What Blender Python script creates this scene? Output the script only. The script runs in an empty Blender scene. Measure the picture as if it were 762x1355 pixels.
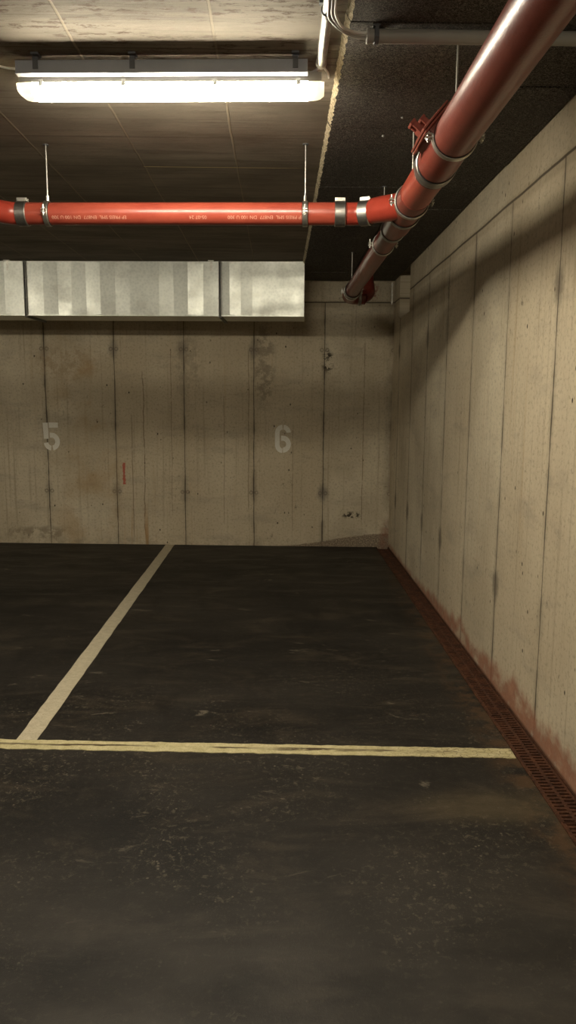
import bpy, bmesh, math, random
from math import sin, cos, pi, radians, sqrt, atan2
from mathutils import Vector, Matrix
random.seed(7)
S = bpy.context.scene
COL = S.collection
SK = -0.04                        # the cross walls run slightly off square in plan

# ------------------------------------------------------------------ node helper
class G:
    def __init__(s, name):
        s.m = bpy.data.materials.new(name); s.m.use_nodes = True
        s.t = s.m.node_tree; s.n = s.t.nodes; s.l = s.t.links
        s.b = s.n['Principled BSDF']
        s.pos = s.n.new('ShaderNodeTexCoord').outputs['Object']
        sp = s.n.new('ShaderNodeSeparateXYZ'); s.l.new(s.pos, sp.inputs[0])
        s.x, s.y, s.z = sp.outputs
    def put(s, sock, v):
        if isinstance(v, bpy.types.NodeSocket): s.l.new(v, sock)
        else: sock.default_value = v
    def ma(s, op, a, b=0.0, c=0.0):
        n = s.n.new('ShaderNodeMath'); n.operation = op
        s.put(n.inputs[0], a); s.put(n.inputs[1], b); s.put(n.inputs[2], c)
        return n.outputs[0]
    def add(s, a, b): return s.ma('ADD', a, b)
    def mul(s, a, b): return s.ma('MULTIPLY', a, b)
    def sub(s, a, b): return s.ma('SUBTRACT', a, b)
    def mx(s, a, b): return s.ma('MAXIMUM', a, b)
    def sm(s, v, a, b, lo=0.0, hi=1.0):       # smoothstep
        n = s.n.new('ShaderNodeMapRange'); n.interpolation_type = 'SMOOTHSTEP'
        s.put(n.inputs[0], v); s.put(n.inputs[1], a); s.put(n.inputs[2], b)
        s.put(n.inputs[3], lo); s.put(n.inputs[4], hi); return n.outputs[0]
    def vec(s, x, y, z):
        n = s.n.new('ShaderNodeCombineXYZ')
        s.put(n.inputs[0], x); s.put(n.inputs[1], y); s.put(n.inputs[2], z); return n.outputs[0]
    def scl(s, x, y, z, o=(0, 0, 0)):
        n = s.n.new('ShaderNodeMapping'); s.l.new(s.pos, n.inputs[0])
        n.inputs['Scale'].default_value = (x, y, z); n.inputs['Location'].default_value = o
        return n.outputs[0]
    def noise(s, v, sc=1.0, det=4, ro=.55, dist=0.0):
        n = s.n.new('ShaderNodeTexNoise'); s.put(n.inputs['Vector'], v)
        n.inputs['Scale'].default_value = sc; n.inputs['Detail'].default_value = det
        n.inputs['Roughness'].default_value = ro; n.inputs['Distortion'].default_value = dist
        return n.outputs[0]
    def vor(s, v, sc=1.0, feat='F1', rnd=1.0):
        n = s.n.new('ShaderNodeTexVoronoi'); n.feature = feat; s.put(n.inputs['Vector'], v)
        n.inputs['Scale'].default_value = sc; n.inputs['Randomness'].default_value = rnd
        return n.outputs[0]
    def mix(s, f, a, b):
        n = s.n.new('ShaderNodeMix'); n.data_type = 'RGBA'
        s.put(n.inputs[0], f)
        s.put(n.inputs[6], a if isinstance(a, bpy.types.NodeSocket) else (*a, 1))
        s.put(n.inputs[7], b if isinstance(b, bpy.types.NodeSocket) else (*b, 1))
        return n.outputs[2]
    def seam(s, u, u0, p, w, wob=None):        # 1 on a line repeated every p
        if wob is not None: u = s.add(u, wob)
        f = s.ma('FRACT', s.add(s.mul(s.sub(u, u0), 1.0 / p), .5))
        d = s.mul(s.ma('ABSOLUTE', s.sub(f, .5)), p)
        return s.sm(d, w * .35, w, 1, 0)
    def line(s, u, u0, w, wob=None):
        if wob is not None: u = s.add(u, wob)
        return s.sm(s.ma("ABSOLUTE", s.sub(u, u0)), s.mul(w, .35), w, 1, 0)
    def bump(s, h, st=.3, d=.01):
        n = s.n.new('ShaderNodeBump'); s.put(n.inputs['Height'], h)
        n.inputs['Strength'].default_value = st; n.inputs['Distance'].default_value = d
        s.l.new(n.outputs[0], s.b.inputs['Normal'])
    def out(s, col=None, rough=None, metal=None, spec=None):
        if col is not None: s.put(s.b.inputs['Base Color'], col if isinstance(col, bpy.types.NodeSocket) else (*col, 1))
        if rough is not None: s.put(s.b.inputs['Roughness'], rough)
        if metal is not None: s.put(s.b.inputs['Metallic'], metal)
        if spec is not None: s.put(s.b.inputs['Specular IOR Level'], spec)
        return s.m

def wall_mat(name, axis, u0, period, right=False):
    g = G(name)
    u = g.x if axis == 'x' else g.y
    U = lambda a, b, o=0.0: g.vec(g.mul(u, a), o, g.mul(g.z, b))
    big = g.noise(U(.9, .7, 3.1), 1.3, 5, .6)
    col = g.mix(g.sm(big, .3, .72), (.500, .422, .300), (.710, .630, .475))
    pan = g.noise(g.vec(g.mul(g.ma('FLOOR', g.mul(g.sub(u, u0), 1 / period)), 7.31), 1.7, 0.0), 1.0, 0)
    col = g.mix(g.sm(pan, .35, .65, 0, .45), col, (.58, .48, .335))
    st = g.noise(U(26, .55, 9), 1.0, 5, .62)                       # board grain runs upright
    col = g.mix(g.sm(st, .52, .74, 0, .6), col, (.33, .255, .165))
    st2 = g.noise(U(9, .35, 4), 1.0, 3, .6)
    col = g.mix(g.sm(st2, .58, .76, 0, .35), col, (.46, .32, .17))
    cl = g.noise(U(1.5, 5.0, 6), 1.2, 6, .65)                      # grey cement clouds in flat bands
    col = g.mix(g.sm(cl, .50, .75, 0, .45), col, (.33, .28, .22))
    fine = g.noise(U(1, 1, 2), 42, 5, .7)
    col = g.mix(g.sm(fine, .48, .70, 0, .55), col, (.27, .215, .145))
    pits = g.vor(U(1, .62, 8), 11.0)
    gate = g.noise(U(1, 1, 12), 3.2, 3)
    pm = g.mul(g.sm(pits, .05, .10, 1, 0), g.sm(gate, .44, .55))
    col = g.mix(pm, col, (.05, .036, .024))
    # honeycomb scratches
    hc = g.noise(U(22, 12, 21), 1.0, 7, .8)
    hg = g.noise(U(1, 1, 33), 2.1, 2)
    hm = g.mul(g.sm(hc, .585, .635), g.sm(hg, .50, .60))
    col = g.mix(g.mul(hm, .7), col, (.12, .092, .065))
    wob = g.mul(g.sub(g.noise(U(1.0, 1.6, 5), 1.6, 3), .5), .022)
    sw = g.noise(U(1, 1.4, 14), 2.5, 3)
    w = g.sm(sw, .35, .7, .005, .0115)
    f = g.ma('FRACT', g.add(g.mul(g.sub(g.add(u, wob), u0), 1.0 / period), .5))
    d = g.mul(g.ma('ABSOLUTE', g.sub(f, .5)), period)
    seam = g.sm(d, g.mul(w, .3), w, 1, 0)
    soft = g.sm(d, 0, .055, 1, 0)
    low = g.sm(g.z, 2.655, 2.66, 1, 0)
    seam = g.mul(seam, low)
    col = g.mix(g.mul(g.mul(soft, low), g.sm(sw, .4, .7, .10, .55)), col, (.25, .20, .145))
    joint = g.line(g.z, 2.66, .010, wob)
    js = g.line(g.z, 2.645, .05, wob)
    col = g.mix(g.mul(js, .35), col, (.28, .21, .13))
    # tie holes on the seams, with their grey grout patch
    tie = None; blot = None
    for zz in ((2.16, .60) if not right else (2.13, .58)):
        dz = g.sub(g.z, zz)
        r = g.ma('SQRT', g.add(g.mul(d, d), g.mul(dz, g.mul(dz, .45))))
        r = g.add(r, g.mul(g.sub(g.noise(U(1, 1, 40), 22, 4, .7), .5), .06))
        b = g.sm(r, .02, .085, 1, 0)
        q = g.ma('SQRT', g.add(g.mul(g.sub(d, .03), g.sub(d, .03)), g.mul(dz, dz)))
        ring = g.sm(g.ma('ABSOLUTE', g.sub(q, .017)), .003, .008, 1, 0)
        blot = b if blot is None else g.mx(blot, b)
        tie = ring if tie is None else g.mx(tie, ring)
    tn = g.noise(g.vec(g.mul(g.ma('FLOOR', g.add(g.mul(g.sub(u, u0), 1 / period), .5)), 3.77), g.mul(g.z, .9), 5.0), 1.0, 0)
    bl = g.sm(tn, .40, .60, .15, .75)
    col = g.mix(g.mul(blot, bl), col, (.19, .165, .14) if not right else (.13, .105, .08))
    if not right: col = g.mix(g.mul(tie, .55), col, (.15, .12, .09))
    lines = g.mx(seam, joint)
    col = g.mix(g.mul(lines, .80), col, (.045, .033, .022))
    if right:
        # red paint / rust wash climbing from the drain, uneven top edge
        n1 = g.noise(g.vec(g.mul(g.y, 1.0), 0, 0), 2.3, 4, .6)
        n2 = g.noise(U(1, .6, 17), 15, 4, .7)
        top = g.add(g.sm(n1, .25, .75, .06, .22), g.mul(g.sub(n2, .5), .10))
        near = g.sm(g.y, 4.2, 7.2, 1.0, .35)
        top = g.mul(top, near)
        m = g.sm(g.sub(g.z, top), -.05, .035, 1, 0)
        pal = g.noise(U(1, 1, 51), 8, 5, .7)
        red = g.mix(g.sm(pal, .35, .7), (.26, .088, .050), (.42, .205, .125))
        patch = g.sm(g.noise(U(1, 1.6, 61), 3.6, 4, .6), .34, .50)
        col = g.mix(g.mul(m, g.mul(g.add(.30, g.mul(patch, .58)), g.sm(pal, .30, .52, .55, 1))), col, red)
        bw = g.noise(U(1, 1, 71), 10, 5, .75)
        wm = g.mul(g.sm(g.z, .0, .07, 1, 0), g.sm(bw, .56, .66))
        col = g.mix(g.mul(wm, .8), col, (.50, .44, .36))
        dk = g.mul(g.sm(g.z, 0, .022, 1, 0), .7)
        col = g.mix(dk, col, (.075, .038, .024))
    else:
        def runline(x0, amp, z0, z1, w, seed):
            ww = g.mul(g.sub(g.noise(g.vec(0, g.mul(g.z, 1.0), seed), 2.6, 4, .6), .5), amp)
            ln = g.line(g.add(g.x, ww), x0, w)
            return g.mul(g.mul(ln, g.mul(g.sm(g.z, z0, z0 + .15), g.sm(g.z, z1, z1 - .1))), g.sm(g.noise(g.vec(seed, g.z, 0), 9, 3), .3, .5))
        for a in ((-1.49, .07, .05, 1.95, .008, 3.0), (-1.62, .03, .0, 1.5, .005, 5.0), (-.33, .04, .3, 2.2, .005, 7.0), (-.60, .03, .2, 1.7, .004, 8.0), (.16, .03, .05, 1.4, .004, 11.0), (.93, .02, .2, 2.3, .005, 13.0), (-1.18, .03, .3, 2.2, .004, 17.0)):
            col = g.mix(g.mul(runline(*a), .7), col, (.16, .105, .06))
        def patch(x0, z0, rx, rz, s, amt, c, lo=.44, hi=.56, sc=9, ax=1.0):
            q = g.ma('SQRT', g.add(g.ma('POWER', g.mul(g.sub(g.x, x0), 1 / rx), 2), g.ma('POWER', g.mul(g.sub(g.z, z0), 1 / rz), 2)))
            m_ = g.mul(g.sm(q, .4, 1.0, 1, 0), g.sm(g.noise(U(ax, 1, s), sc, 6, .75), lo, hi))
            return g.mix(g.mul(m_, amt), col, c)
        col = patch(-.16, 2.0, .17, .62, 31, .62, (.20, .16, .12))
        col = patch(-1.0, 2.0, .22, .5, 36, .35, (.22, .175, .13), ax=1)
        col = patch(.53, 2.04, .09, .16, 32, 1.0, (.05, .038, .025), .50, .55, 14)
        col = patch(.82, .36, .15, .05, 33, 1.0, (.06, .045, .03), .48, .54, 22)
        col = patch(-2.3, 2.0, .5, .25, 34, .45, (.34, .22, .12))
        col = patch(-2.7, .12, .5, .10, 35, .6, (.20, .15, .10))
        # ochre wash behind bay 5, rust runs, gravel band at the foot near the corner
        oc = g.mul(g.sm(g.noise(U(1, 1, 81), 2.0, 4), .48, .66), g.mul(g.sm(g.x, -2.75, -2.2), g.sm(g.x, -1.5, -2.0)))
        col = g.mix(g.mul(oc, .45), col, (.43, .27, .12))
        rb = g.mul(g.sm(g.noise(U(16, .4, 91), 1.0, 3), .50, .66), g.sm(g.z, .55, .0))
        rb = g.mul(rb, g.sm(g.ma('ABSOLUTE', g.add(g.x, 1.53)), .10, .24, 1, 0))
        col = g.mix(g.mul(rb, .85), col, (.40, .20, .055))
        t = g.add(g.sm(g.x, -.05, 1.25, .0, .155), g.mul(g.sub(g.noise(U(1, 1, 95), 7, 5, .7), .5), .06))
        gm = g.mul(g.sm(g.sub(g.z, t), -.008, .008, 1, 0), g.sm(g.x, -.15, .15))
        gr = g.noise(U(1, 1, 97), 65, 4, .8)
        gcol = g.mix(g.sm(gr, .42, .62), (.10, .072, .05), (.40, .31, .22))
        col = g.mix(g.mul(gm, .85), col, gcol)
        rc = g.mul(g.sm(g.x, 1.10, 1.20), g.sm(g.z, .42, .12))
        rc = g.mul(rc, g.sm(g.noise(U(1, 1, 99), 9, 4, .7), .40, .60))
        col = g.mix(g.mul(rc, .7), col, (.27, .085, .050))
        pm2 = g.sm(g.ma('SQRT', g.add(g.ma('POWER', g.sub(g.x, 1.02), 2), g.mul(g.ma('POWER', g.sub(g.z, 2.77), 2), .35))), .02, .07, 1, 0)
        pm2 = g.mul(pm2, g.sm(g.noise(U(1, 1, 120), 26, 3), .42, .6))
        col = g.mix(g.mul(pm2, .8), col, (.33, .07, .045))
        cd = g.mul(g.sm(g.x, 1.12, 1.24, 0, .55), g.sm(g.noise(U(3, 1.2, 130), 3, 4), .3, .6))
        col = g.mix(cd, col, (.20, .155, .11))
        fw = g.mul(g.sm(g.z, 0, .16, 1, 0), g.sm(g.noise(U(1, 1.5, 140), 6, 5, .7), .42, .62))
        col = g.mix(g.mul(fw, .4), col, (.22, .17, .12))
    h = g.sub(g.sub(g.add(g.mul(fine, .25), g.mul(st, .35)), g.mul(pm, .8)), g.mul(lines, 1.2))
    g.bump(h, .45, .006)
    return g.out(col, .86, 0, .25)

# back wall is turned by SK: material works in its own local frame
M = {}
M['wall_back'] = wall_mat('formwork_concrete_back', 'x', -.27, .765)
M['wall_right'] = wall_mat('formwork_concrete_right', 'y', 3.43, .742, True)

g = G('ceiling_concrete')
gr = g.noise(g.scl(.9, 16, 1), 1.0, 6, .65)
big = g.noise(g.scl(.8, 2.2, 1, (4, 1, 0)), 1.4, 5, .6)
col = g.mix(g.sm(big, .32, .7), (.165, .138, .104), (.275, .237, .185))
col = g.mix(g.sm(gr, .48, .72, 0, .6), col, (.105, .083, .060))
sp = g.noise(g.scl(7, 26, 1, (1, 7, 0)), 1.6, 6, .8)
gate = g.noise(g.scl(1.6, 4, 1, (9, 2, 0)), 1.3, 3)
near = g.sm(g.y, 3.46, 3.15, .25, 1)
spm = g.mul(g.mul(g.sm(sp, .525, .59), g.sm(gate, .38, .52)), near)
col = g.mix(g.mul(spm, .85), col, (.085, .052, .030))
wob = g.mul(g.sub(g.noise(g.scl(1, 1, 1), 2.5, 3), .5), .012)
s1 = g.seam(g.y, 4.027, .4815, .006, wob)
s2 = g.seam(g.x, -.763, .524, .007, wob)
s3 = g.seam(g.y, 4.027 + .24, .4815, .005, wob)
br = g.noise(g.scl(2.2, 2.2, 1, (3, 3, 0)), 1.1, 2)
col = g.mix(g.mul(s1, .75), col, (.10, .075, .05))
col = g.mix(g.mul(s3, g.sm(br, .4, .6, 0, .5)), col, (.11, .085, .06))
col = g.mix(g.mul(s2, g.sm(br, .35, .6, .35, .8)), col, (.34, .285, .20))
yl = g.mul(g.line(g.y, 4.512, .007, wob), g.mul(g.sm(g.x, -.775, -.76), g.sm(g.x, .2, -.1, .2, 1)))
col = g.mix(yl, col, (.62, .50, .27))
g.bump(g.add(g.add(g.mul(gr, .6), g.mul(s2, .8)), g.mul(sp, .35)), .5, .008)
M['ceiling'] = g.out(col, .85, 0, .25)

g = G('wood_wool_grey')
f1 = g.noise(g.scl(1, 1, 1), 95, 3, .75, 2.2)
f2 = g.noise(g.scl(1, 1, 1, (5, 5, 5)), 38, 4, .7, 1.6)
b = g.noise(g.scl(1, 1, 1), 2.4, 4, .6)
col = g.mix(g.sm(f1, .42, .66), (.035, .032, .029), (.34, .31, .265))
col = g.mix(g.sm(b, .35, .7, 0, .5), col, (.09, .082, .072))
yel = g.sm(g.noise(g.scl(6, 30, 6, (2, 8, 1)), 1.2, 5, .8), .66, .72)
col = g.mix(g.mul(yel, .5), col, (.28, .22, .13))
g.bump(g.add(g.mul(f1, .8), g.mul(f2, .8)), .9, .010)
M['wool'] = g.out(col, .9, 0, .2)
g = G('wood_wool_raw_edge')
f1 = g.noise(g.scl(1, 1, 1), 60, 4, .8, 1.4)
col = g.mix(g.sm(f1, .36, .62), (.30, .235, .135), (.72, .62, .43))
g.bump(f1, .9, .01)
M['wool_edge'] = g.out(col, .9, 0, .2)

# floor: dark worn mastic asphalt
g = G('asphalt_floor')
b1 = g.noise(g.scl(.5, .9, 1), 1.3, 6, .62)
b2 = g.noise(g.scl(1.1, 3.0, 1, (6, 2, 0)), 1.6, 6, .68, .6)
col = g.mix(g.sm(b1, .3, .72), (.0085, .0072, .0062), (.027, .0228, .0188))
col = g.mix(g.sm(b2, .50, .70, 0, .8), col, (.044, .035, .026))
grit = g.noise(g.scl(1, 1, 1), 120, 4, .8)
gz = g.noise(g.scl(1, 1, 1, (8, 3, 0)), 1.7, 4)
zone = g.mul(g.sm(gz, .42, .62), g.mul(g.sm(g.y, 1.0, 1.9), g.sm(g.y, 4.9, 3.4)))
gm = g.mul(g.sm(grit, .60, .68), g.add(.30, g.mul(zone, .70)))
col = g.mix(gm, col, (.15, .128, .095))
vs = g.vor(g.scl(1, 1, 1), 33); vt = g.noise(g.scl(1, 1, 1, (1, 1, 4)), 13, 3, .6)
col = g.mix(g.mul(g.mul(g.sm(vs, .10, .20, 1, 0), g.sm(vt, .50, .60)), g.add(.25, g.mul(zone, .75))), col, (.15, .128, .098))
ck = g.noise(g.scl(1, 1, 1, (4, 4, 4)), 34, 6, .82, .5)
col = g.mix(g.mul(g.sm(ck, .54, .61), g.add(.20, g.mul(zone, .8))), col, (.085, .072, .053))
scr = g.noise(g.scl(3.2, 6.5, 1, (2, 9, 0)), 1.7, 7, .78, .8)
sg = g.noise(g.scl(1.2, 1.2, 1, (7, 7, 0)), 1.7, 3)
sm_ = g.mul(g.sm(scr, .58, .66), g.sm(sg, .50, .58))
col = g.mix(g.mul(sm_, g.sm(g.y, 2.2, 3.6, .30, .75)), col, (.17, .145, .11))
dk = g.mul(g.sm(g.noise(g.scl(1.3, .5, 1, (5, 2, 0)), 2.2, 5, .7), .52, .66), .5)
col = g.mix(dk, col, (.0055, .0045, .004))
# ochre dust wash near the drain and a pale damp fan below the line end
dd = g.noise(g.scl(1, 1, 1, (1, 3, 0)), 7, 5, .7)
ed = g.mul(g.sm(g.x, .90, 1.09), g.sm(dd, .40, .62))
ed = g.mul(ed, g.sm(g.y, 8.0, 3.0, .35, 1))
col = g.mix(g.mul(ed, .6), col, (.115, .062, .028))
fan = g.ma('SQRT', g.add(g.ma('POWER', g.mul(g.sub(g.x, .88), 1.0), 2), g.ma('POWER', g.mul(g.sub(g.y, 2.82), 2.6), 2)))
fm = g.mul(g.sm(fan, .10, .48, 1, 0), g.sm(dd, .25, .6, .45, 1))
col = g.mix(g.mul(fm, .62), col, (.092, .070, .040))
# paler grey towards the near end of the floor, in patches
fg = g.mul(g.sm(g.y, 2.7, 1.6), .85)
col = g.mix(g.mul(fg, g.sm(b1, .3, .6)), col, (.058, .051, .043))
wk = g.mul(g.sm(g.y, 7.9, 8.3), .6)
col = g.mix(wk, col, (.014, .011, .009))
g.bump(g.add(g.mul(grit, .6), g.mul(b2, .5)), .35, .006)
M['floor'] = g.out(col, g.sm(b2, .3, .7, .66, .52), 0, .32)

def paint(name, c1, c2, dirt, wear):
    g = G(name)
    a = g.noise(g.scl(1, 1, 1), 22, 5, .7); b = g.noise(g.scl(1, 1, 1, (4, 4, 4)), 170, 3, .7)
    col = g.mix(g.sm(a, .35, .7), c1, c2)
    col = g.mix(g.mul(g.sm(b, .52, .66), wear), col, dirt)
    g.bump(b, .25, .003)
    return g, col
g, col = paint('bay_line_paint', (.50, .44, .315), (.60, .53, .385), (.16, .135, .09), .35)
M['line'] = g.out(col, .75, 0, .3)
g, col = paint('stop_line_paint', (.52, .455, .245), (.64, .57, .34), (.14, .10, .05), .40)
n1 = g.noise(g.scl(1.4, 9, 1), 1.6, 5, .7)
ctr = g.line(g.add(g.y, g.mul(g.sub(n1, .5), .075)), 0.004, g.sm(n1, .3, .7, .007, .020))
nl = g.noise(g.scl(1.8, 1, 1, (3, 0, 0)), 1.1, 3)
cm = g.mul(ctr, g.mul(g.sm(nl, .40, .56), g.sm(g.x, 1.0, .5)))
col = g.mix(g.mul(cm, .92), col, (.055, .030, .016))
cr = g.vor(g.scl(1, 2.2, 1), 26, 'DISTANCE_TO_EDGE')
cx_ = g.mul(g.sm(cr, .015, .05, 1, 0), g.sm(g.x, .2, .9))
col = g.mix(g.mul(cx_, .7), col, (.10, .065, .03))
M['stop'] = g.out(col, .75, 0, .3)
g, col = paint('stencil_paint', (.86, .83, .74), (.90, .87, .79), (.45, .40, .31), .35)
M['stencil'] = g.out(col, .8, 0, .25)
g, col = paint('red_chalk', (.52, .105, .075), (.48, .16, .11), (.42, .32, .22), .9)
M['chalk'] = g.out(col, .9, 0, .2)

def red(name, c1, c2, ro=.34):
    g = G(name)
    a = g.noise(g.scl(1, 1, 1), 9, 5, .6); b = g.noise(g.scl(1, 1, 1), 140, 3, .6)
    col = g.mix(g.sm(a, .3, .7), c1, c2)
    d = g.noise(g.scl(1, 1, 1, (3, 3, 3)), 60, 4, .75)
    col = g.mix(g.sm(d, .66, .74, 0, .5), col, (.16, .05, .03))
    g.bump(b, .22, .003)
    g.b.inputs['Coat Weight'].default_value = .15
    return g.out(col, ro, 0, .5)
M['red'] = red('red_pipe_paint', (.27, .044, .027), (.33, .062, .036))
M['red_main'] = red('oxide_red_pipe_paint', (.165, .028, .018), (.21, .042, .027), .36)
M['red_fit'] = red('red_fitting_paint', (.28, .034, .020), (.34, .046, .028), .30)
M['red_cover'] = red('dusty_red_casting_paint', (.25, .060, .040), (.31, .085, .056), .5)
g = G('print_grey'); M['print'] = g.out((.60, .30, .22), .7)

def metal(name, c, ro, sc=30, c2=None):
    g = G(name); a = g.noise(g.scl(1, 1, 1), sc, 4, .6)
    col = g.mix(g.sm(a, .35, .7), c, c2 or tuple(v * .75 for v in c))
    return g.out(col, g.sm(a, .3, .7, ro, ro + .14), 1.0)
M['steel'] = metal('stainless_steel', (.40, .385, .36), .36)
M['zinc'] = metal('zinc_plated_steel', (.66, .64, .58), .34)
M['conduit'] = metal('polished_conduit', (.42, .415, .40), .30)
g = G('black_rubber'); M['rubber'] = g.out((.012, .012, .012), .6)
g = G('galvanised_sheet')
v = g.vor(g.scl(1, 1, 1), 42); a = g.noise(g.scl(1.2, 1, 2.2), 3, 5, .65)
col = g.mix(g.sm(v, 0, .9), (.56, .575, .53), (.66, .67, .615))
col = g.mix(g.sm(a, .5, .72, 0, .35), col, (.43, .42, .37))
scr = g.noise(g.scl(3, 1, 60), 1.5, 3); col = g.mix(g.sm(scr, .63, .7, 0, .25), col, (.80, .80, .74))
g.bump(g.noise(g.scl(2.2, 1, 1.6), 2.0, 1), .12, .03)
M['galv'] = g.out(col, g.sm(a, .3, .7, .34, .46), .92)
g = G('dull_galvanised_flange'); M['flange'] = g.out((.20, .195, .175), .5, .8)

g = G('trunking_plastic'); a = g.noise(g.scl(1, 1, 1), 14, 3); M['pvc'] = g.out(g.mix(a, (.26, .27, .30), (.32, .33, .36)), .45)
g = G('grey_tube_plastic'); a = g.noise(g.scl(1, 8, 8), 5, 3); M['pvc2'] = g.out(g.mix(a, (.27, .255, .225), (.36, .34, .30)), .5)
g = G('dark_clip_plastic'); M['clip'] = g.out((.085, .088, .095), .5)
g = G('white_cable_sheath'); M['cable'] = g.out((.72, .70, .66), .45)
g = G('grey_cable_sheath'); M['cable2'] = g.out((.38, .36, .33), .4)
g = G('lamp_housing'); M['housing'] = g.out((.56, .53, .46), .5)
g = G('lamp_end_plastic'); g.b.inputs['Transmission Weight'].default_value = .35; M['lensend'] = g.out((.80, .78, .70), .3)
g = G('lit_diffuser')
g.b.inputs['Emission Color'].default_value = (1.0, .908, .715, 1)
LAMP = g
M['diff'] = g.out((.85, .85, .8), .4)

g = G('rusted_steel')
a = g.noise(g.scl(1, 1, 1), 11, 5, .7); b = g.noise(g.scl(1, 1, 1, (3, 1, 2)), 75, 4, .75)
col = g.mix(g.sm(a, .35, .68), (.042, .019, .012), (.105, .042, .022))
col = g.mix(g.sm(b, .5, .7, 0, .65), col, (.20, .095, .050))
col = g.mix(g.sm(g.noise(g.scl(1, 1, 1, (9, 1, 2)), 32, 5, .8), .66, .74, 0, .7), col, (.34, .28, .21))
g.bump(b, .6, .004)
M['rust'] = g.out(col, .85, 0, .2)
g = G('drain_silt'); a = g.noise(g.scl(1, 1, 1), 20, 4); M['silt'] = g.out(g.mix(a, (.010, .006, .004), (.04, .018, .011)), .95)
g = G('concrete_plain')
a = g.noise(g.scl(1, 1, 1), 3, 6, .65); M['plain'] = g.out(g.mix(g.sm(a, .3, .7), (.30, .25, .18), (.42, .36, .27)), .88, 0, .2)
g = G('dust_white'); M['plate'] = g.out((.30, .29, .27), .5, .6)

# ------------------------------------------------------------------ mesh helpers
def new(): return bmesh.new()
def box(bm, x0, x1, y0, y1, z0, z1, mat=None, mi=0):
    vs = [Vector((x, y, z)) for x in (x0, x1) for y in (y0, y1) for z in (z0, z1)]
    if mat: vs = [mat @ v for v in vs]
    v = [bm.verts.new(p) for p in vs]
    for f in ((0, 1, 3, 2), (4, 6, 7, 5), (0, 4, 5, 1), (2, 3, 7, 6), (0, 2, 6, 4), (1, 5, 7, 3)):
        fc = bm.faces.new([v[i] for i in f]); fc.material_index = mi
    return v
def ring_pts(c, a, b, r, n, ph=0): return [c + (a * cos(t) + b * sin(t)) * r for t in [ph + 2 * pi * i / n for i in range(n)]]
def frame(d, up=None):
    d = d.normalized(); u = up or (Vector((0, 0, 1)) if abs(d.z) < .9 else Vector((0, 1, 0)))
    a = d.cross(u).normalized(); return a, a.cross(d).normalized()
def tube(bm, pts, r, n=20, cap=True, radii=None):
    pts = [Vector(p) for p in pts]; rings = []; a = b = None
    for i, p in enumerate(pts):
        d = (pts[min(i + 1, len(pts) - 1)] - pts[max(i - 1, 0)]).normalized()
        if a is None: a, b = frame(d)
        else:
            a = (a - d * a.dot(d)).normalized(); b = a.cross(d).normalized()
        rr = radii[i] if radii else r
        rings.append([bm.verts.new(q) for q in ring_pts(p, a, b, rr, n)])
    for R0, R1 in zip(rings, rings[1:]):
        for i in range(n):
            f = bm.faces.new((R0[i], R0[(i + 1) % n], R1[(i + 1) % n], R1[i])); f.smooth = True
    if cap: bm.faces.new(rings[0]); bm.faces.new(list(reversed(rings[-1])))
def sleeve(bm, p0, p1, ri, ro, n=32):         # hollow band round a pipe
    p0 = Vector(p0); p1 = Vector(p1); a, b = frame(p1 - p0)
    bev = min((ro - ri) * .5, (p1 - p0).length * .2); d = (p1 - p0).normalized()
    prof = [(p0, ri), (p0, ro - bev), (p0 + d * bev, ro), (p1 - d * bev, ro), (p1, ro - bev), (p1, ri)]
    R = [[bm.verts.new(q) for q in ring_pts(c, a, b, r, n)] for c, r in prof]
    R.append(R[0])
    for A, B in zip(R, R[1:]):
        for i in range(n):
            f = bm.faces.new((A[i], A[(i + 1) % n], B[(i + 1) % n], B[i])); f.smooth = True
def rounded(path, rad, n=8):                  # round the inner corners of a polyline
    P = [Vector(p) for p in path]; out = [P[0]]
    for i in range(1, len(P) - 1):
        a = (P[i - 1] - P[i]).normalized(); b = (P[i + 1] - P[i]).normalized()
        p0 = P[i] + a * rad; p1 = P[i] + b * rad
        for k in range(n + 1):
            t = k / n; out.append(p0 * (1 - t) ** 2 + P[i] * 2 * t * (1 - t) + p1 * t * t)
    out.append(P[-1]); return out
def obj(name, bm, mats, parent=None, label=None, bevel=0, sharp=True):
    bmesh.ops.recalc_face_normals(bm, faces=bm.faces)
    if bevel:
        es = [e for e in bm.edges if len(e.link_faces) == 2 and e.calc_face_angle(0) > .9]
        bmesh.ops.bevel(bm, geom=es, offset=bevel, segments=2, affect='EDGES', profile=.6)
    me = bpy.data.meshes.new(name); bm.to_mesh(me); bm.free()
    for m in (mats if isinstance(mats, (list, tuple)) else [mats]): me.materials.append(M[m])
    if sharp and any(p.use_smooth for p in me.polygons):
        me.set_sharp_from_angle(angle=radians(38))
    o = bpy.data.objects.new(name, me); COL.objects.link(o)
    if parent: o.parent = parent
    if label: o['label'] = label
    return o
def empty(name, loc, label, cat, group=None, rz=0):
    o = bpy.data.objects.new(name, None); o.empty_display_size = .1; COL.objects.link(o)
    o.location = loc; o.rotation_euler = (0, 0, rz); return tag(o, label, cat, group)
def tag(o, label, cat, group=None):
    o['label'] = label; o['category'] = cat
    if group: o['group'] = group
    return o
def struct(name, bm, mats, bevel=0):
    o = obj(name, bm, mats, bevel=bevel); o['kind'] = 'structure'; return o
def copy_tree(o, parent=None):
    c = o.copy(); COL.objects.link(c)
    if parent: c.parent = parent; c.matrix_parent_inverse = o.matrix_parent_inverse
    for ch in list(o.children): copy_tree(ch, c)
    return c

# ------------------------------------------------------------------ the room
XR, XL, YB, YN, ZC, ZS = 1.235, -8.0, 8.35, -6.5, 2.91, 2.88
DX0 = 1.095                                    # inner edge of the drain channel
bm = new()
box(bm, XL - .2, DX0, YN - .2, YB + .8, -.25, 0)
box(bm, DX0, XR + .3, YN - .2, YB + .8, -.25, -.10)
struct('floor', bm, 'floor')

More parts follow.
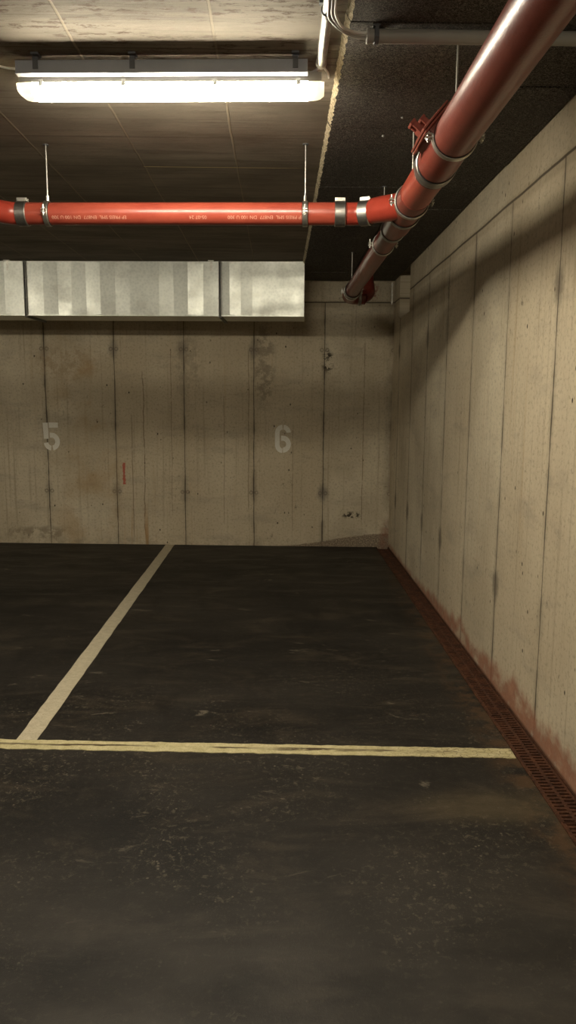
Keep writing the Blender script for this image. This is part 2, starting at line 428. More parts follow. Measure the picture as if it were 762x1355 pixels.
# back wall, turned a little; its material reads the wall's own frame
bm = new(); box(bm, XL / .99 - .3, XR + .55, 0, .3, -.2, ZC + .2)
o = struct('wall_back', bm, 'wall_back'); o.location = (0, YB, 0); o.rotation_euler = (0, 0, SK)

# right wall with a pocket left open high up near the corner
RY0, RY1, RZ = 7.34, 7.95, 2.455
bm = new()
box(bm, XR, XR + .45, YN - .2, RY0, -.2, ZC + .2)
box(bm, XR, XR + .45, RY0, RY1, -.2, RZ)
box(bm, XR + .30, XR + .45, RY0, RY1, RZ, ZC + .2)
box(bm, XR, XR + .45, RY1, YB - .03, -.2, ZC + .2)
bmesh.ops.remove_doubles(bm, verts=bm.verts, dist=1e-5)
struct('wall_right', bm, 'wall_right')
bm = new(); box(bm, XL - .2, XL, YN - .2, YB + .7, -.2, ZC + .2); struct('wall_left', bm, 'plain')
bm = new(); box(bm, XL - .2, XR + .45, YN - .3, YN, -.2, ZC + .2); struct('wall_front', bm, 'plain')
bm = new(); box(bm, XL - .2, XR + .45, YN - .3, YB + .7, ZC, ZC + .2); struct('ceiling', bm, 'ceiling')

# soffit insulation: two staggered rows of wood-wool boards hung below the slab
bm = new()
X0, X1 = .2375, .738
def board(x0, x1, y0, y1, rag):
    gap = .007; dz = random.uniform(-.003, .003)
    x0 += 0 if rag else gap / 2; x1 -= gap / 2; y0 += gap / 2; y1 -= gap / 2
    if not rag:
        vs = box(bm, x0, x1, y0, y1, ZS + dz, ZC - .002); return
    n = max(4, int((y1 - y0) / .018)); A = []
    for i in range(n + 1):
        y = y0 + (y1 - y0) * i / n
        e = random.uniform(-.0045, .0045); e2 = random.uniform(-.003, .003); t = random.uniform(0, .010)
        A.append([bm.verts.new(p) for p in ((x0 + e + .001, y, ZS + dz), (x0 + e2 - .006, y, ZS + dz + .006 + t * .6), (x0 - .016 + e * .5, y, ZC - .001))]
                 + [bm.verts.new((x1, y, ZS + dz)), bm.verts.new((x1, y, ZC - .002))])
    for a, b in zip(A, A[1:]):
        for k, m in ((0, 1), (1, 1)):
            f = bm.faces.new((a[k], a[k + 1], b[k + 1], b[k])); f.material_index = m
        bm.faces.new((a[0], b[0], b[3], a[3])); bm.faces.new((a[3], b[3], b[4], a[4])); bm.faces.new((a[2], a[4], b[4], b[2]))
    for a in (A[0], A[-1]): bm.faces.new((a[0], a[1], a[2], a[4], a[3]))
ys = [2.775 + k * .997 for k in range(-9, 6)]
for a, b in zip(ys, ys[1:]): board(X0, X1, max(a, YN + .01), b, True)
board(X0, X1, ys[-1], YB - .06, True)
ys = [3.285 + k * .997 for k in range(-9, 5)]
for a, b in zip(ys, ys[1:]): board(X1, XR - .004, max(a, YN + .01), b, False)
board(X1, XR - .004, ys[-1], YB - .06, False)
struct('trim_1', bm, ['wool', 'wool_edge'])

# ------------------------------------------------------------------ drain channel
bm = new()
box(bm, DX0 + .001, DX0 + .008, YN, YB - .055, -.099, .004)
box(bm, XR - .008, XR - .001, YN, YB - .055, -.099, .003)
box(bm, DX0 + .008, XR - .008, YN, YB - .055, -.0995, -.085)
box(bm, DX0 + .008, DX0 + .016, YN, YB - .055, -.04, -.016)
box(bm, XR - .016, XR - .008, YN, YB - .055, -.04, -.016)
o = obj('drain_channel', bm, 'rust')
tag(o, 'rusty steel channel frame let into the floor along the foot of the right wall', 'drain channel')
def grating(L):
    bm = new(); a, b = .0, XR - DX0 - .022; zt, zb = .0, -.012
    W = b - a; y0, y1 = .003, L - .003
    rails = ((0, .010), (W * .5 - .007, W * .5 + .007), (W - .010, W))
    for r in rails: box(bm, r[0], r[1], y0, y1, zb, zt)
    p = .027; n = int(L / p); p = L / n
    for c, (u, v) in enumerate(((.010, W * .5 - .007), (W * .5 + .007, W - .010))):
        off = p * .5 * c
        for k in range(n + 1):
            yc = k * p + off; q0, q1 = max(yc - .0075, y0), min(yc + .0075, y1)
            if q1 > q0 + .001: box(bm, u, v, q0, q1, zb, zt - .0004)
    me = bpy.data.meshes.new('grating'); bm.normal_update(); bmesh.ops.recalc_face_normals(bm, faces=bm.faces)
    bm.to_mesh(me); bm.free(); me.materials.append(M['rust']); return me
gm1, gm2 = grating(1.0), grating(.5)
GR = [(1.70, gm1, 'rust-brown slotted drain grate nearest the camera, leaving the photo at the right edge'),
      (2.70, gm1, 'rust-brown slotted drain grate touching the right end of the yellow stop line'),
      (3.70, gm1, 'rust-brown slotted drain grate just beyond the right end of the yellow stop line'),
      (4.70, gm2, 'short dirt-clogged drain grate between two dark joints, about mid-wall'),
      (5.20, gm1, 'dirt-clogged drain grate just beyond the short grate piece'),
      (6.20, gm1, 'dirt-clogged drain grate next to last before the back corner'),
      (7.20, gm1, 'dirt-clogged drain grate ending in the back corner of the garage')]
for y, me, lb in GR:
    o = bpy.data.objects.new('drain_grate', me); COL.objects.link(o); o.location = (DX0 + .010, y, .0005)
    tag(o, lb, 'drain grate', 'slotted drain grates along the right wall')

# ------------------------------------------------------------------ floor markings
bm = new()
def strip(bm, p0, p1, w, z=.0025, n=60, rag=.0025):
    p0 = Vector(p0); p1 = Vector(p1); d = (p1 - p0).normalized(); s = Vector((-d.y, d.x))
    R = []
    for i in range(n + 1):
        c = p0.lerp(p1, i / n); j = random.uniform(-rag, rag); k = random.uniform(-rag, rag)
        a = c + s * (w / 2 + j); b = c - s * (w / 2 + k)
        R.append([bm.verts.new((a.x, a.y, z)), bm.verts.new((b.x, b.y, z)), bm.verts.new((a.x, a.y, .0)), bm.verts.new((b.x, b.y, 0))])
    for A, B in zip(R, R[1:]):
        bm.faces.new((A[0], A[1], B[1], B[0])); bm.faces.new((A[0], B[0], B[2], A[2])); bm.faces.new((A[1], A[3], B[3], B[1]))
    for A in (R[0], R[-1]): bm.faces.new((A[0], A[1], A[3], A[2]))
strip(bm, (-1.190, 3.385), (-1.213, YB + .035), .099)
o = obj('bay_divider_line', bm, 'line'); tag(o, 'straight beige painted line running from the yellow line to the back wall', 'painted line')
bm = new(); strip(bm, (-6.5, 0), (1.092, 0), .094, .003, 240, .004)
o = obj('stop_line', bm, 'stop'); o.location = (0, 3.322, 0); o.rotation_euler = (0, 0, SK)
tag(o, 'yellowish cracked painted line running across the floor in front of both bays', 'painted line')

# ------------------------------------------------------------------ stencilled numbers
K = .000545
def arc_band(bm, c, ro, ri, a0, a1, n=16):
    R = []
    for i in range(n + 1):
        t = radians(a0 + (a1 - a0) * i / n)
        R.append(((c[0] + cos(t) * ro[0], c[1] + sin(t) * ro[1]), (c[0] + cos(t) * ri[0], c[1] + sin(t) * ri[1])))
    for A, B in zip(R, R[1:]): poly(bm, [A[0], B[0], B[1], A[1]])
def poly(bm, pts, th=.0015):
    f = [bm.verts.new((x * K, -th, -y * K)) for x, y in pts]; b = [bm.verts.new((x * K, .001, -y * K)) for x, y in pts]
    bm.faces.new(f); n = len(f)
    for i in range(n): bm.faces.new((f[i], f[(i + 1) % n], b[(i + 1) % n], b[i]))
def number(name, build, x, z, label):
    bm = new(); build(bm); bmesh.ops.remove_doubles(bm, verts=bm.verts, dist=1e-5)
    o = obj(name, bm, 'stencil'); o.location = (x, YB + SK * x - .0005, z); o.rotation_euler = (0, 0, SK)
    tag(o, label, 'painted number')
def five(bm):
    cx, cz = 365, 420
    S_ = lambda pts: [(x - cx, y - cz) for x, y in pts]
    poly(bm, S_([(195, 140), (300, 140), (308, 465), (212, 465)])); poly(bm, S_([(320, 135), (508, 135), (505, 240), (322, 240)]))
    c = (368 - cx, 523 - cz); arc_band(bm, c, (168, 182), (74, 82), -88, 80, 22)
    poly(bm, S_([(335, 340), (374, 341), (371, 441), (335, 441)])); arc_band(bm, c, (165, 182), (74, 82), 97, 170, 12)
def six(bm):
    cx, cz = 372, 495
    S_ = lambda pts: [(x - cx, y - cz) for x, y in pts]
    poly(bm, S_([(213, 370), (305, 370), (305, 615), (213, 615)]))
    arc_band(bm, (372 - cx, 370 - cz), (159, 162), (67, 66), 180, 265, 14); arc_band(bm, (372 - cx, 370 - cz), (159, 162), (67, 66), 276, 358, 14)
    arc_band(bm, (372 - cx, 615 - cz), (159, 166), (67, 72), 95, 180, 14)
    arc_band(bm, (370 - cx, 600 - cz), (164, 172), (70, 68), -89, 88, 22); poly(bm, S_([(335, 428), (374, 428), (371, 532), (335, 532)]))
number('painted_number', five, -2.518, 1.204, 'off-white stencilled number 5 on the back wall above the left bay')
number('painted_number', six, .050, 1.198, 'off-white stencilled number 6 on the back wall above the right bay')
bm = new()
for i in range(14):
    a = (i / 14) * 440 - 220; w = 26 + random.uniform(-9, 9); dx = random.uniform(-6, 6)
    poly(bm, [(-w + dx, a), (w + dx, a), (w * .9 + dx, a + 32), (-w * .9 + dx, a + 32)], .0008)
o = obj('chalk_mark', bm, 'chalk'); o.location = (-1.716, YB + SK * -1.716 - .0005, .80); o.rotation_euler = (0, 0, SK)
tag(o, 'short upright faded red spray mark on the back wall between numbers 5 and 6', 'paint mark')

# ------------------------------------------------------------------ light fixtures
def fixture(loc, label, group='tube light fixtures'):
    L = 1.203; t = empty('light_fixture', loc, label, 'light fixture', None, SK)
    bm = new(); n = 14; h = L / 2 - .012
    def body(bm, prof, xs):
        R = []
        for x, k in xs: R.append([bm.verts.new((x, y * k, z if zz else z)) for (y, z, zz) in prof])
        for A, B in zip(R, R[1:]):
            for i in range(len(prof)):
                j = (i + 1) % len(prof); f = bm.faces.new((A[i], A[j], B[j], B[i])); f.smooth = True
        bm.faces.new(R[0]); bm.faces.new(list(reversed(R[-1])))
    # z = 0 is the lower lip of the housing
    hp = [(-.053, 0, 0), (-.053, .010, 0), (-.049, .030, 0), (-.040, .040, 0), (.040, .040, 0), (.049, .030, 0), (.053, .010, 0), (.053, 0, 0)]
    body(bm, hp, [(-h, .82), (-h + .012, .95), (-h + .03, 1), (h - .03, 1), (h - .012, .95), (h, .82)])
    obj('housing', bm, 'housing', t)
    lp = [(.0525, .0, 0), (.0525, -.008, 0), (.050, -.021, 0), (.044, -.034, 0), (.033, -.041, 0), (0, -.044, 0), (-.033, -.041, 0), (-.044, -.034, 0), (-.050, -.021, 0), (-.0525, -.008, 0), (-.0525, .0, 0)]
    bm = new(); body(bm, lp, [(-h + .052, 1), (0, 1), (h - .052, 1)]); obj('diffuser', bm, 'diff', t, 'glowing white diffuser')
    for s in (-1, 1):
        bm = new()
        R = []
        for q, k in ((.052, 1), (.022, .97), (.004, .86), (-.010, .62)):
            R.append([bm.verts.new((s * (h - q), y * (.6 + .4 * k), z * k)) for y, z, _ in lp])
        for A, B in zip(R, R[1:]):
            for i in range(len(lp)):
                j = (i + 1) % len(lp); f = bm.faces.new((A[i], A[j], B[j], B[i])); f.smooth = True
        bm.faces.new(R[0]); bm.faces.new(R[-1]); obj('end_cap', bm, 'lensend', t, 'unlit translucent end of the diffuser')
    for x in (-.500, -.178, .178, .500):
        for s in (-1, 1):
            bm = new(); box(bm, x - .008, x + .008, s * .054 - .002, s * .054 + .002, -.014, .012)
            box(bm, x - .008, x - .004, s * .057 - .003, s * .057 + .003, -.020, .004); box(bm, x + .004, x + .008, s * .057 - .003, s * .057 + .003, -.020, .004)
            obj('clip', bm, 'zinc', t)
    for x in (-.35, .35):
        bm = new(); box(bm, x - .012, x + .012, -.012, .012, .040, ZC - loc[2])
        obj('bracket', bm, 'zinc', t)
    return t
FZ = 2.823
fx = fixture((-.427, 3.172 + .04 * .427, FZ), 'lit tube light with white glowing diffuser hanging below the concrete ceiling')
for i, (x, y) in enumerate([(-4.3, 3.33), (-.434, -1.5), (-4.3, -1.34)]):
    c = copy_tree(fx); c.location = (x, y, FZ)
    c['label'] = ['lit tube light further left along the same row, outside the photo',
                  'lit tube light on the ceiling behind the camera', 'lit tube light behind the camera to the left'][i]

# ------------------------------------------------------------------ cable trunking above the light
t = empty('cable_trunking', (-.455, 3.075 + .04 * .455, 2.838), 'grey plastic cable trunking hung on clips just above the tube light', 'cable trunking', None, SK)
W = 1.118 / 2
bm = new(); box(bm, -W, W, 0, .030, .004, .047); obj('channel', bm, 'pvc', t, bevel=.002)
bm = new(); box(bm, -W, W, -.002, .032, -.001, .0035); obj('lid', bm, 'pvc', t)
for x in (-.480, -.108, .513):
    bm = new(); box(bm, x - .010, x + .010, -.004, -.0005, .014, .058); box(bm, x - .010, x + .010, -.004, .034, .0475, .052)
    box(bm, x - .006, x + .006, .010, .024, .052, ZC - 2.838); box(bm, x - .014, x + .014, -.010, .030, .064, ZC - 2.838)
    obj('clip', bm, 'clip', t)

# ------------------------------------------------------------------ steel conduit on the slab and its cables
cx0, cz0 = .156, 2.880
t = empty('steel_conduit', (cx0, 2.4, cz0), 'shiny steel conduit tube along the concrete ceiling right of the tube light', 'conduit')
bm = new(); tube(bm, [(0, -.9, 0), (0, .700, 0)], .0185, 24); obj('tube', bm, 'conduit', t)
bm = new(); sleeve(bm, (0, .682, 0), (0, .704, 0), .0187, .0205); obj('end_sleeve', bm, 'zinc', t)
for y in (-.55, .31):
    bm = new(); sleeve(bm, (0, y - .012, 0), (0, y + .012, 0), .0187, .0225); box(bm, -.028, .028, y - .010, y + .010, .0215, ZC - cz0); obj('clip', bm, 'clip', t)
def cable(pts, r, mat, label, rad=.03):
    bm = new(); tube(bm, rounded(pts, rad, 6), r, 10); o = obj('cable', bm, mat); tag(o, label, 'cable'); return o
cable([(.150, 3.105, 2.878), (.148, 3.135, 2.874), (.120, 3.150, 2.866), (.090, 3.120, 2.862), (.100, 3.088, 2.860)], .004, 'cable', 'white cable looping from the end of the steel conduit into the grey trunking', .018)
cable([(.158, 3.105, 2.884), (.160, 3.15, 2.893), (.130, 3.20, 2.893), (.110, 3.19, 2.862), (.090, 3.185, 2.862)], .0035, 'cable2', 'grey cable dropping from the end of the steel conduit to the light fixture', .015)
cable([(.166, 3.105, 2.878), (.170, 3.14, 2.880), (.190, 3.21, 2.892), (.198, 3.29, 2.905)], .004, 'cable', 'short white cable leaving the conduit end towards the edge of the dark ceiling boards')
for k in range(3):
    d = .014 * k
    cable([(.172 - k * .011, 2.50, 2.856), (.176 - k * .010, 2.66 + d, 2.850), (.205, 2.735 + d * .8, 2.842), (.262, 2.806 + d * .45, 2.858 - d * .4), (.335, 2.806 + d * .45, 2.860 - d * .4)], .0048, ['cable', 'cable2', 'cable2'][k],
          ['white cable curving from the grey plastic tube towards the steel conduit',
           'upper grey cable bending beside the white cable at the plastic tube end',
           'lower grey cable bending below the white cable at the plastic tube end'][k])
cable([(-1.00, 3.13, 2.858), (-1.06, 3.13, 2.862), (-1.14, 3.13, 2.89), (-1.6, 3.15, 2.905), (-3.65, 3.23, 2.905)], .004, 'cable', 'white cable leaving the left end of the trunking along the ceiling')
# grey plastic tube across the soffit
cy0, cz1 = 2.812, 2.851
t = empty('plastic_conduit', (.30, cy0, cz1), 'grey plastic tube running across the dark ceiling boards to the right wall', 'conduit')
bm = new(); tube(bm, [(0, 0, 0), (.932, 0, 0)], .0225, 24, False); tube(bm, [(.0, 0, 0), (.932, 0, 0)], .020, 24, True)
o = obj('tube', bm, 'pvc2', t)
bm = new(); sleeve(bm, (-.004, 0, 0), (.006, 0, 0), .019, .0245); obj('end_ring', bm, 'cable2', t)
for x in (.030, .735):
    bm = new(); sleeve(bm, (x - .008, 0, 0), (x + .008, 0, 0), .0227, .027)
    box(bm, x - .006, x + .006, -.030, -.024, -.014, .022); box(bm, x - .012, x + .012, -.030, .030, .022, ZS - cz1)
    obj('clip', bm, 'clip', t)

# ------------------------------------------------------------------ drain pipes
MX, MZ, RM, RS = .628, 2.548, .0765, .0605
t = empty('main_drain_pipe', (MX, 3.0, MZ), 'large dark red drain pipe running towards the back wall under the dark ceiling boards', 'drain pipe')
L = lambda y: y - 3.0
def part(name, mat, f, parent, label=None, bevel=0):
    bm = new(); f(bm); return obj(name, bm, mat, parent, label, bevel)
part('pipe', 'red_main', lambda b: tube(b, [(0, L(-6.3), 0), (0, L(2.87), 0)], RM, 40), t)
part('access_fitting', 'red_main', lambda b: tube(b, [(0, L(2.875), 0), (0, L(3.02), 0), (0, L(3.03), 0), (0, L(3.20), 0)], RM, 40, True, [RM * 1.0, RM * 1.0, RM * 1.03, RM * 1.03]), t)
part('pipe', 'red', lambda b: tube(b, [(0, L(3.205), 0), (0, L(3.62), 0)], RM * .96, 40), t)
part('branch_fitting', 'red_main', lambda b: (tube(b, [(0, L(3.62), 0), (0, L(4.22), 0), (0, L(4.30), 0), (0, L(4.36), 0)], RM, 40, True, [RM * .98, RM * .98, RS * 1.08, RS * 1.05])), t)
part('branch_arm', 'red_fit', lambda b: tube(b, [(.0, L(3.80), .0), (-.05, L(3.885), .006), (-.100, L(3.965), .015), (-.145, L(4.022), .020)], .060, 32, True, [.060, .062, .063, .061]), t)
part('pipe', 'red_main', lambda b: tube(b, [(0, L(4.36), 0), (0, L(6.62), 0)], RS, 36), t)
ex = rounded([(0, L(6.62), 0), (0, L(7.04), 0), (.30, L(7.04), 0), (.30, L(7.04), ZS - MZ)], .085, 10)
part('elbow', 'red_main', lambda b: tube(b, rounded([(0, L(6.66), 0), (0, L(7.04), -.005), (.15, L(7.04), -.005)], .10, 10), RS * 1.06, 36), t)
part('riser', 'red_main', lambda b: tube(b, rounded([(.13, L(7.04), -.005), (.20, L(7.10), .03), (.20, L(7.30), .18), (.20, L(7.34), ZS - MZ - .002)], .08, 10), RS * .9, 36), t)
# stainless joints on the main pipe
def joint(y0, y1, r, parent=t, hard=True):
    def f(b): sleeve(b, (0, L(y0), 0), (0, L(y1), 0), r, r + .006, 40)
    j = part('coupling', 'steel', f, parent)
    part('seal', 'rubber', lambda b: sleeve(b, (0, L(y1) + .001, 0), (0, L(y1) + .012, 0), r, r + .0035, 40), j)
    part('seal', 'rubber', lambda b: sleeve(b, (0, L(y0) - .010, 0), (0, L(y0) - .001, 0), r, r + .003, 40), j)
joint(3.175, 3.235, RM * 1.03)
joint(4.335, 4.375, RS * 1.05)
joint(6.615, 6.675, RS * 1.07)
joint(3.955, 3.985, RM)
def f(b):
    sleeve(b, (.085, L(7.04), -.005), (.115, L(7.04), -.005), RS * 1.0, RS * 1.0 + .014, 30)
part('elbow_clamp', 'steel', f, t, 'bright clamp on the far elbow')
# access cover: neck leaves the pipe up and to the left
th = radians(140); A = Matrix.Rotation(-(th - pi / 2), 4, 'Y')      # local z -> outward
hc = L(2.960)
def f(b):
    m = Matrix.Translation((0, hc, 0)) @ A
    box(b, -.050, .050, -.105, .125, .03, .086, m)
ac = part('access_neck', 'red_cover', f, t, None, .008)
def f(b):
    m = Matrix.Translation((0, hc, 0)) @ A
    box(b, -.066, .066, -.118, .145, .084, .092, m)
part('access_flange', 'red_cover', f, t, None, .003)
def f(b):
    m = Matrix.Translation((0, hc, 0)) @ A
    box(b, -.064, .064, -.115, .142, .095, .103, m); box(b, -.040, .040, -.04, .11, .103, .110, m)
cv = part('access_cover', 'red_cover', f, t, None, .003)
for (u, v, hgt) in ((-.030, .015, .045), (.030, .085, .034)):
    def f(b):
        m = Matrix.Translation((0, hc, 0)) @ A
        box(b, u - .012, u + .012, v - .026, v + .026, .106, .106 + hgt * .45, m)
        box(b, u - .010, u + .010, v - .024, v - .012, .106, .106 + hgt, m); box(b, u - .010, u + .010, v + .012, v + .024, .106, .106 + hgt, m)
        box(b, u - .012, u + .012, v - .026, v + .026, .106 + hgt, .106 + hgt + .010, m)
    part('cover_lug', 'red_cover', f, cv, None, .002)

# branch pipe
BZ, BR = 2.568, .0560
BY = lambda x: 4.112 - .04 * x
t2 = empty('branch_drain_pipe', (-.553, BY(-.553), BZ), 'bright red drain pipe running crosswise under the ceiling into the larger pipe', 'drain pipe', None, SK)
Q = lambda x: (x * .922 + .553) / cos(SK)
part('pipe', 'red', lambda b: tube(b, [(Q(-1.448), 0, 0), (Q(.375), 0, 0)], BR, 40), t2)
part('elbow', 'red_fit', lambda b: tube(b, rounded([(Q(.378), 0, 0), (Q(.445), 0, 0), (Q(.518), -.040, .001)], .03, 6), BR, 32), t2)
part('elbow', 'red_fit', lambda b: tube(b, rounded([(Q(-1.450), 0, 0), (Q(-1.53), 0, 0), (Q(-1.53) - .10, -.15, 0)], .065, 8), BR * 1.01, 32), t2)
part('pipe', 'red', lambda b: tube(b, rounded([(Q(-1.53) - .10, -.15, 0), (Q(-1.53) - 1.0, -1.50, 0), (Q(-1.53) - 1.04, -1.56, ZC - BZ - .002)], .15, 8), BR, 32), t2)
def coup(p, d, parent, w=.056, hs=0):
    p = Vector(p); d = Vector(d).normalized()
    c = part('coupling', 'steel', lambda b: sleeve(b, p - d * w / 2, p + d * w / 2, BR + .0005, BR + .007, 40), parent)
    s = Vector((-d.y, d.x, 0)); 
    m = Matrix((( d.x, s.x, 0, p.x), (d.y, s.y, 0, p.y), (0, 0, 1, p.z), (0, 0, 0, 1)))
    def f(b):
        box(b, -w * .48, w * .48, -.016, -.008, BR + .004, BR + .022, m); box(b, -w * .48, w * .48, .006, .012, BR + .004, BR + .020, m)
    h = part('lock', 'zinc', f, c, None, .0015)
    for u in (-.016, .016):
        part('screw', 'zinc', lambda b: tube(b, [m @ Vector((u, -.020, BR + .013)), m @ Vector((u, .014, BR + .013))], .0045, 8), c)
coup((Q(.340), 0, 0), (1, 0, 0), t2)
coup((Q(.482), -.016, 0), (1, -.45, 0), t2)
coup((Q(-1.458), 0, 0), (1, 0, 0), t2)
coup((Q(-1.53) - .078, -.117, 0), (.10, .15, 0), t2)
# printed line along the pipe, upside down as laid
def pipe_text(txt, xr, size, parent):
    cu = bpy.data.curves.new('printed_text', 'FONT'); cu.body = txt; cu.size = size; cu.space_character = 1.02
    o = bpy.data.objects.new('tmp', cu); COL.objects.link(o); bpy.context.view_layer.update()
    dg = bpy.context.evaluated_depsgraph_get(); me = bpy.data.meshes.new_from_object(o.evaluated_get(dg)); bpy.data.objects.remove(o)
    bm = new(); bm.from_mesh(me); bpy.data.meshes.remove(me)
    bmesh.ops.subdivide_edges(bm, edges=[e for e in bm.edges if e.calc_length() > .01], cuts=2)
    for v in bm.verts:
        x, y = v.co.x, v.co.y
        a = radians(-22) - y / BR               # angle below the front line, growing downward
        v.co = Vector((xr - x, -(BR + .0006) * cos(a), (BR + .0006) * sin(a)))
    o = obj('printed_text', bm, 'print', parent, 'pale print reading upside down along the pipe')
pipe_text('EP PREIS SML  EN877  DN 100 U 300', Q(-.855), .0245, t2)
pipe_text('EP PREIS SML  EN877  DN 100 U 300', Q(.135), .0245, t2)
pipe_text('05-07 24', Q(-.405), .0245, t2)

# hangers: clamp ring, bolts, rod
def hanger(loc, r, z_top, label, rz=0, big=False):
    t = empty('pipe_hanger', loc, label, 'pipe hanger', 'threaded rod pipe hangers', rz)
    w = .013
    part('clamp_ring', 'zinc', lambda b: sleeve(b, (0, -w, 0), (0, w, 0), r + .003, r + .0075, 40), t)
    part('rubber_lining', 'rubber', lambda b: sleeve(b, (0, -w - .003, 0), (0, w + .003, 0), r - .0005, r + .0028, 40), t)
    for s in (-1, 1):
        def f(b):
            for k in (-1, 1): box(b, s * (r + .004), s * (r + .030), -w * .8, w * .8, k * .006 - .002, k * .006 + .002)
        part('ear', 'zinc', f, t)
        def f(b):
            tube(b, [(s * (r + .020), 0, -.022), (s * (r + .020), 0, .030)], .0035, 8)
            tube(b, [(s * (r + .020), 0, .009), (s * (r + .020), 0, .016)], .008, 6); tube(b, [(s * (r + .020), 0, -.015), (s * (r + .020), 0, -.008)], .008, 6)
        part('bolt', 'zinc', f, t)
    part('nut', 'zinc', lambda b: tube(b, [(0, 0, r + .007), (0, 0, r + .034)], .0085, 6), t)
    part('rod', 'zinc', lambda b: tube(b, [(0, 0, r + .02), (0, 0, z_top - loc[2])], .0042, 10), t)
    part('ceiling_plate', 'clip', lambda b: tube(b, [(0, 0, z_top - loc[2] - .004), (0, 0, z_top - loc[2] + .0005)], .016, 12), t)
    return t
hanger((-1.212, BY(-1.212), BZ), BR, ZC, 'hanger rod and clamp near the left end of the crosswise red pipe', pi / 2 + SK)
hanger((.133, BY(.133), BZ), BR, ZC, 'hanger rod and clamp on the crosswise red pipe above the duct end', pi / 2 + SK)
hanger((MX, 2.870, MZ), RM, ZS, 'wide hanger on the large dark red pipe beside its access cover')
hanger((MX, 3.757, MZ), RM, ZS, 'hanger on the large red pipe just before the crosswise pipe joins')
hanger((MX, 4.750, MZ), RS, ZS, 'hanger on the narrower dark pipe just beyond the junction')
hanger((MX, 6.744, MZ), RS * 1.07, ZS, 'hanger at the far end of the dark pipe near the back wall')

# ------------------------------------------------------------------ air duct along the back wall
DY, DZ0, DZ1, DD = 7.36, 2.408, 2.9045, .50
t = empty('air_duct', (-.558, DY + .04 * .558, DZ0), 'galvanised sheet metal air duct with folded ribs along the top of the back wall', 'air duct', None, SK)
def duct_section(x0, x1, folds):
    bm = new(); H = DZ1 - DZ0
    xs = [x0] + [x0 + (x1 - x0) * f for f in folds] + [x1]
    F = []
    n = len(xs)
    for i, x in enumerate(xs):
        yy = 0 if i in (0, n - 1) else (-.009 if i % 2 else .001) + random.uniform(-.005, .004)
        F.append([bm.verts.new((x, 0, 0)), bm.verts.new((x, yy, .006)), bm.verts.new((x, yy, .14)),
                  bm.verts.new((x, yy, H - .008)), bm.verts.new((x, 0, H)), bm.verts.new((x, DD, H)), bm.verts.new((x, DD, 0))])
    for A, B in zip(F, F[1:]):
        for k in range(7): bm.faces.new((A[k], A[(k + 1) % 7], B[(k + 1) % 7], B[k]))
    bm.faces.new(F[0]); bm.faces.new(list(reversed(F[-1])))
    s = obj('duct_section', bm, 'galv', t)
    part('edge_seam', 'galv', lambda b: box(b, x0, x1, -.006, .004, -.006, .006), s)
    part('edge_seam', 'galv', lambda b: box(b, x0, x1, -.006, .004, H - .012, H), s)
    return s
duct_section(.012, .796, [.10, .235, .375, .515, .66, .855])
duct_section(-1.844, -.012, [.088, .162, .235, .31, .385, .462, .538, .615, .69, .765, .84, .92])
duct_section(-3.70, -1.868, [.1, .2, .3, .4, .5, .6, .7, .8, .9])
duct_section(-5.56, -3.724, [.1, .2, .3, .4, .5, .6, .7, .8, .9])
for xf in (0, -1.856, -3.712):
    for d in (-.0085, .0085):
        def f(b):
            a, c = xf + d - .0035, xf + d + .0035; H = DZ1 - DZ0
            box(b, a, c, -.020, .0, -.020, H + .004); box(b, a, c, 0, DD + .02, -.020, 0); box(b, a, c, 0, DD + .02, H, H + .004)
        part('flange', 'flange', f, t)
    for z in (-.010, .16, .33, DZ1 - DZ0 - .008):
        part('flange_bolt', 'zinc', lambda b: tube(b, [(xf - .018, -.012, z), (xf + .018, -.012, z)], .006, 6), t)
for x in (-.082, -2.02):
    def f(b):
        box(b, x - .012, x + .012, -.012, -.007, DZ1 - DZ0 - .085, ZC - DZ0)
        box(b, x - .028, x + .028, -.035, -.008, ZC - DZ0 - .004, ZC - DZ0)
        tube(b, [(x, -.018, DZ1 - DZ0 - .06), (x, -.010, DZ1 - DZ0 - .06)], .006, 6); tube(b, [(x, -.018, DZ1 - DZ0 - .025), (x, -.010, DZ1 - DZ0 - .025)], .006, 6)
    part('bracket', 'zinc', f, t)

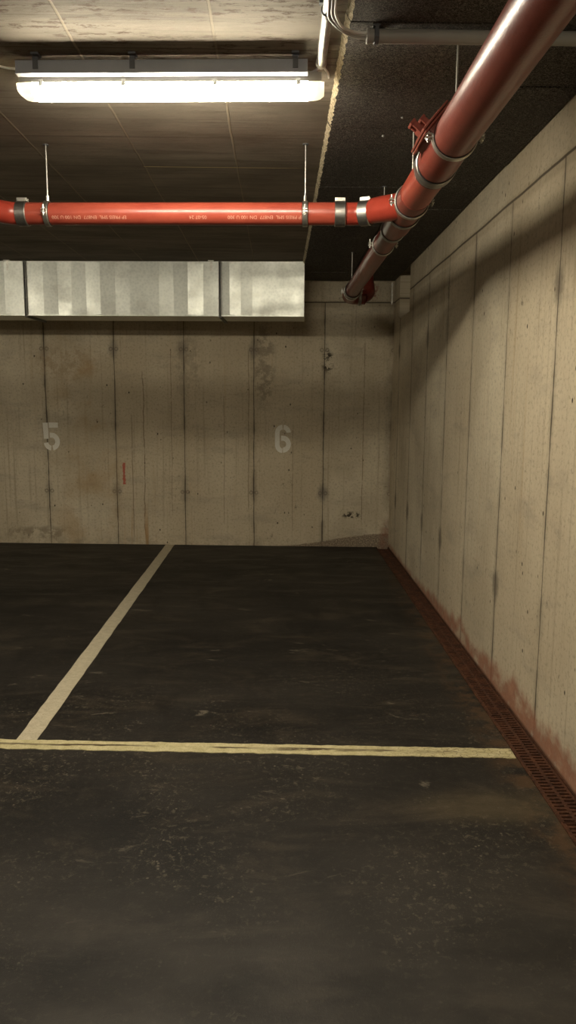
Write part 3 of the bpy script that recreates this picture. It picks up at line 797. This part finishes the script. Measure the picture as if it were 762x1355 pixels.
# small fixings
for i, (x, y, lb) in enumerate([(.315, 2.60, 'round metal fixing washer in the dark board near the left end of the plastic tube'),
                                (.553, 3.636, 'round metal fixing washer left of the red access cover'),
                                (.50, 3.88, 'round metal fixing washer between the access cover and the crosswise pipe')]):
    bm = new(); tube(bm, [(0, 0, 0), (0, 0, .008)], .011 if i == 0 else .007, 14); tube(bm, [(0, 0, -.002), (0, 0, .002)], .005, 8)
    o = obj('fixing_washer', bm, 'plate'); o.location = (x, y, ZS - .004); tag(o, lb, 'washer', 'fixing washers in the ceiling boards')
bm = new(); box(bm, -.006, .006, -.012, 0, 0, .225); box(bm, -.011, .011, -.004, 0, .02, .04); box(bm, -.011, .011, -.004, 0, .19, .21)
o = obj('metal_strip', bm, 'zinc'); o.location = (1.205, YB + SK * 1.205, 2.64); o.rotation_euler = (0, 0, SK)
tag(o, 'thin upright metal strip high in the back corner under the dark ceiling', 'metal strip')

# ------------------------------------------------------------------ light and camera
LAMP.b.inputs['Emission Strength'].default_value = 108.0
w = bpy.data.worlds.new('world'); S.world = w; w.use_nodes = True
w.node_tree.nodes['Background'].inputs[0].default_value = (.02, .02, .02, 1)

f_, cx, cy, hy, vx, s_ = 1000., 381., 677.5, 532., 368.5, .005
Yc = Vector(((vx - cx) / f_, (cy - hy) / f_, 1)).normalized()
Zc = Vector((s_, 1, 0)); Zc = (Zc - Yc * Yc.dot(Zc)).normalized()
Xc = Yc.cross(Zc) * -1
if Xc.x < 0: Xc = -Xc
cam = bpy.data.cameras.new('camera'); co = bpy.data.objects.new('camera', cam); COL.objects.link(co)
cam.sensor_fit = 'VERTICAL'; cam.sensor_height = 24; cam.sensor_width = 24 * 762 / 1355; cam.lens = 24 * f_ / 1355
R = Matrix(((Xc.x, Xc.y, -Xc.z), (Yc.x, Yc.y, -Yc.z), (Zc.x, Zc.y, -Zc.z)))
co.matrix_world = Matrix.Translation((0, 0, 1.6)) @ R.to_4x4()
cam.clip_start = .05
S.camera = co
S.view_settings.view_transform = 'Standard'; S.view_settings.look = 'None'
S.view_settings.exposure = 0.36; S.view_settings.gamma = 1.0; S.view_settings.use_curve_mapping = False
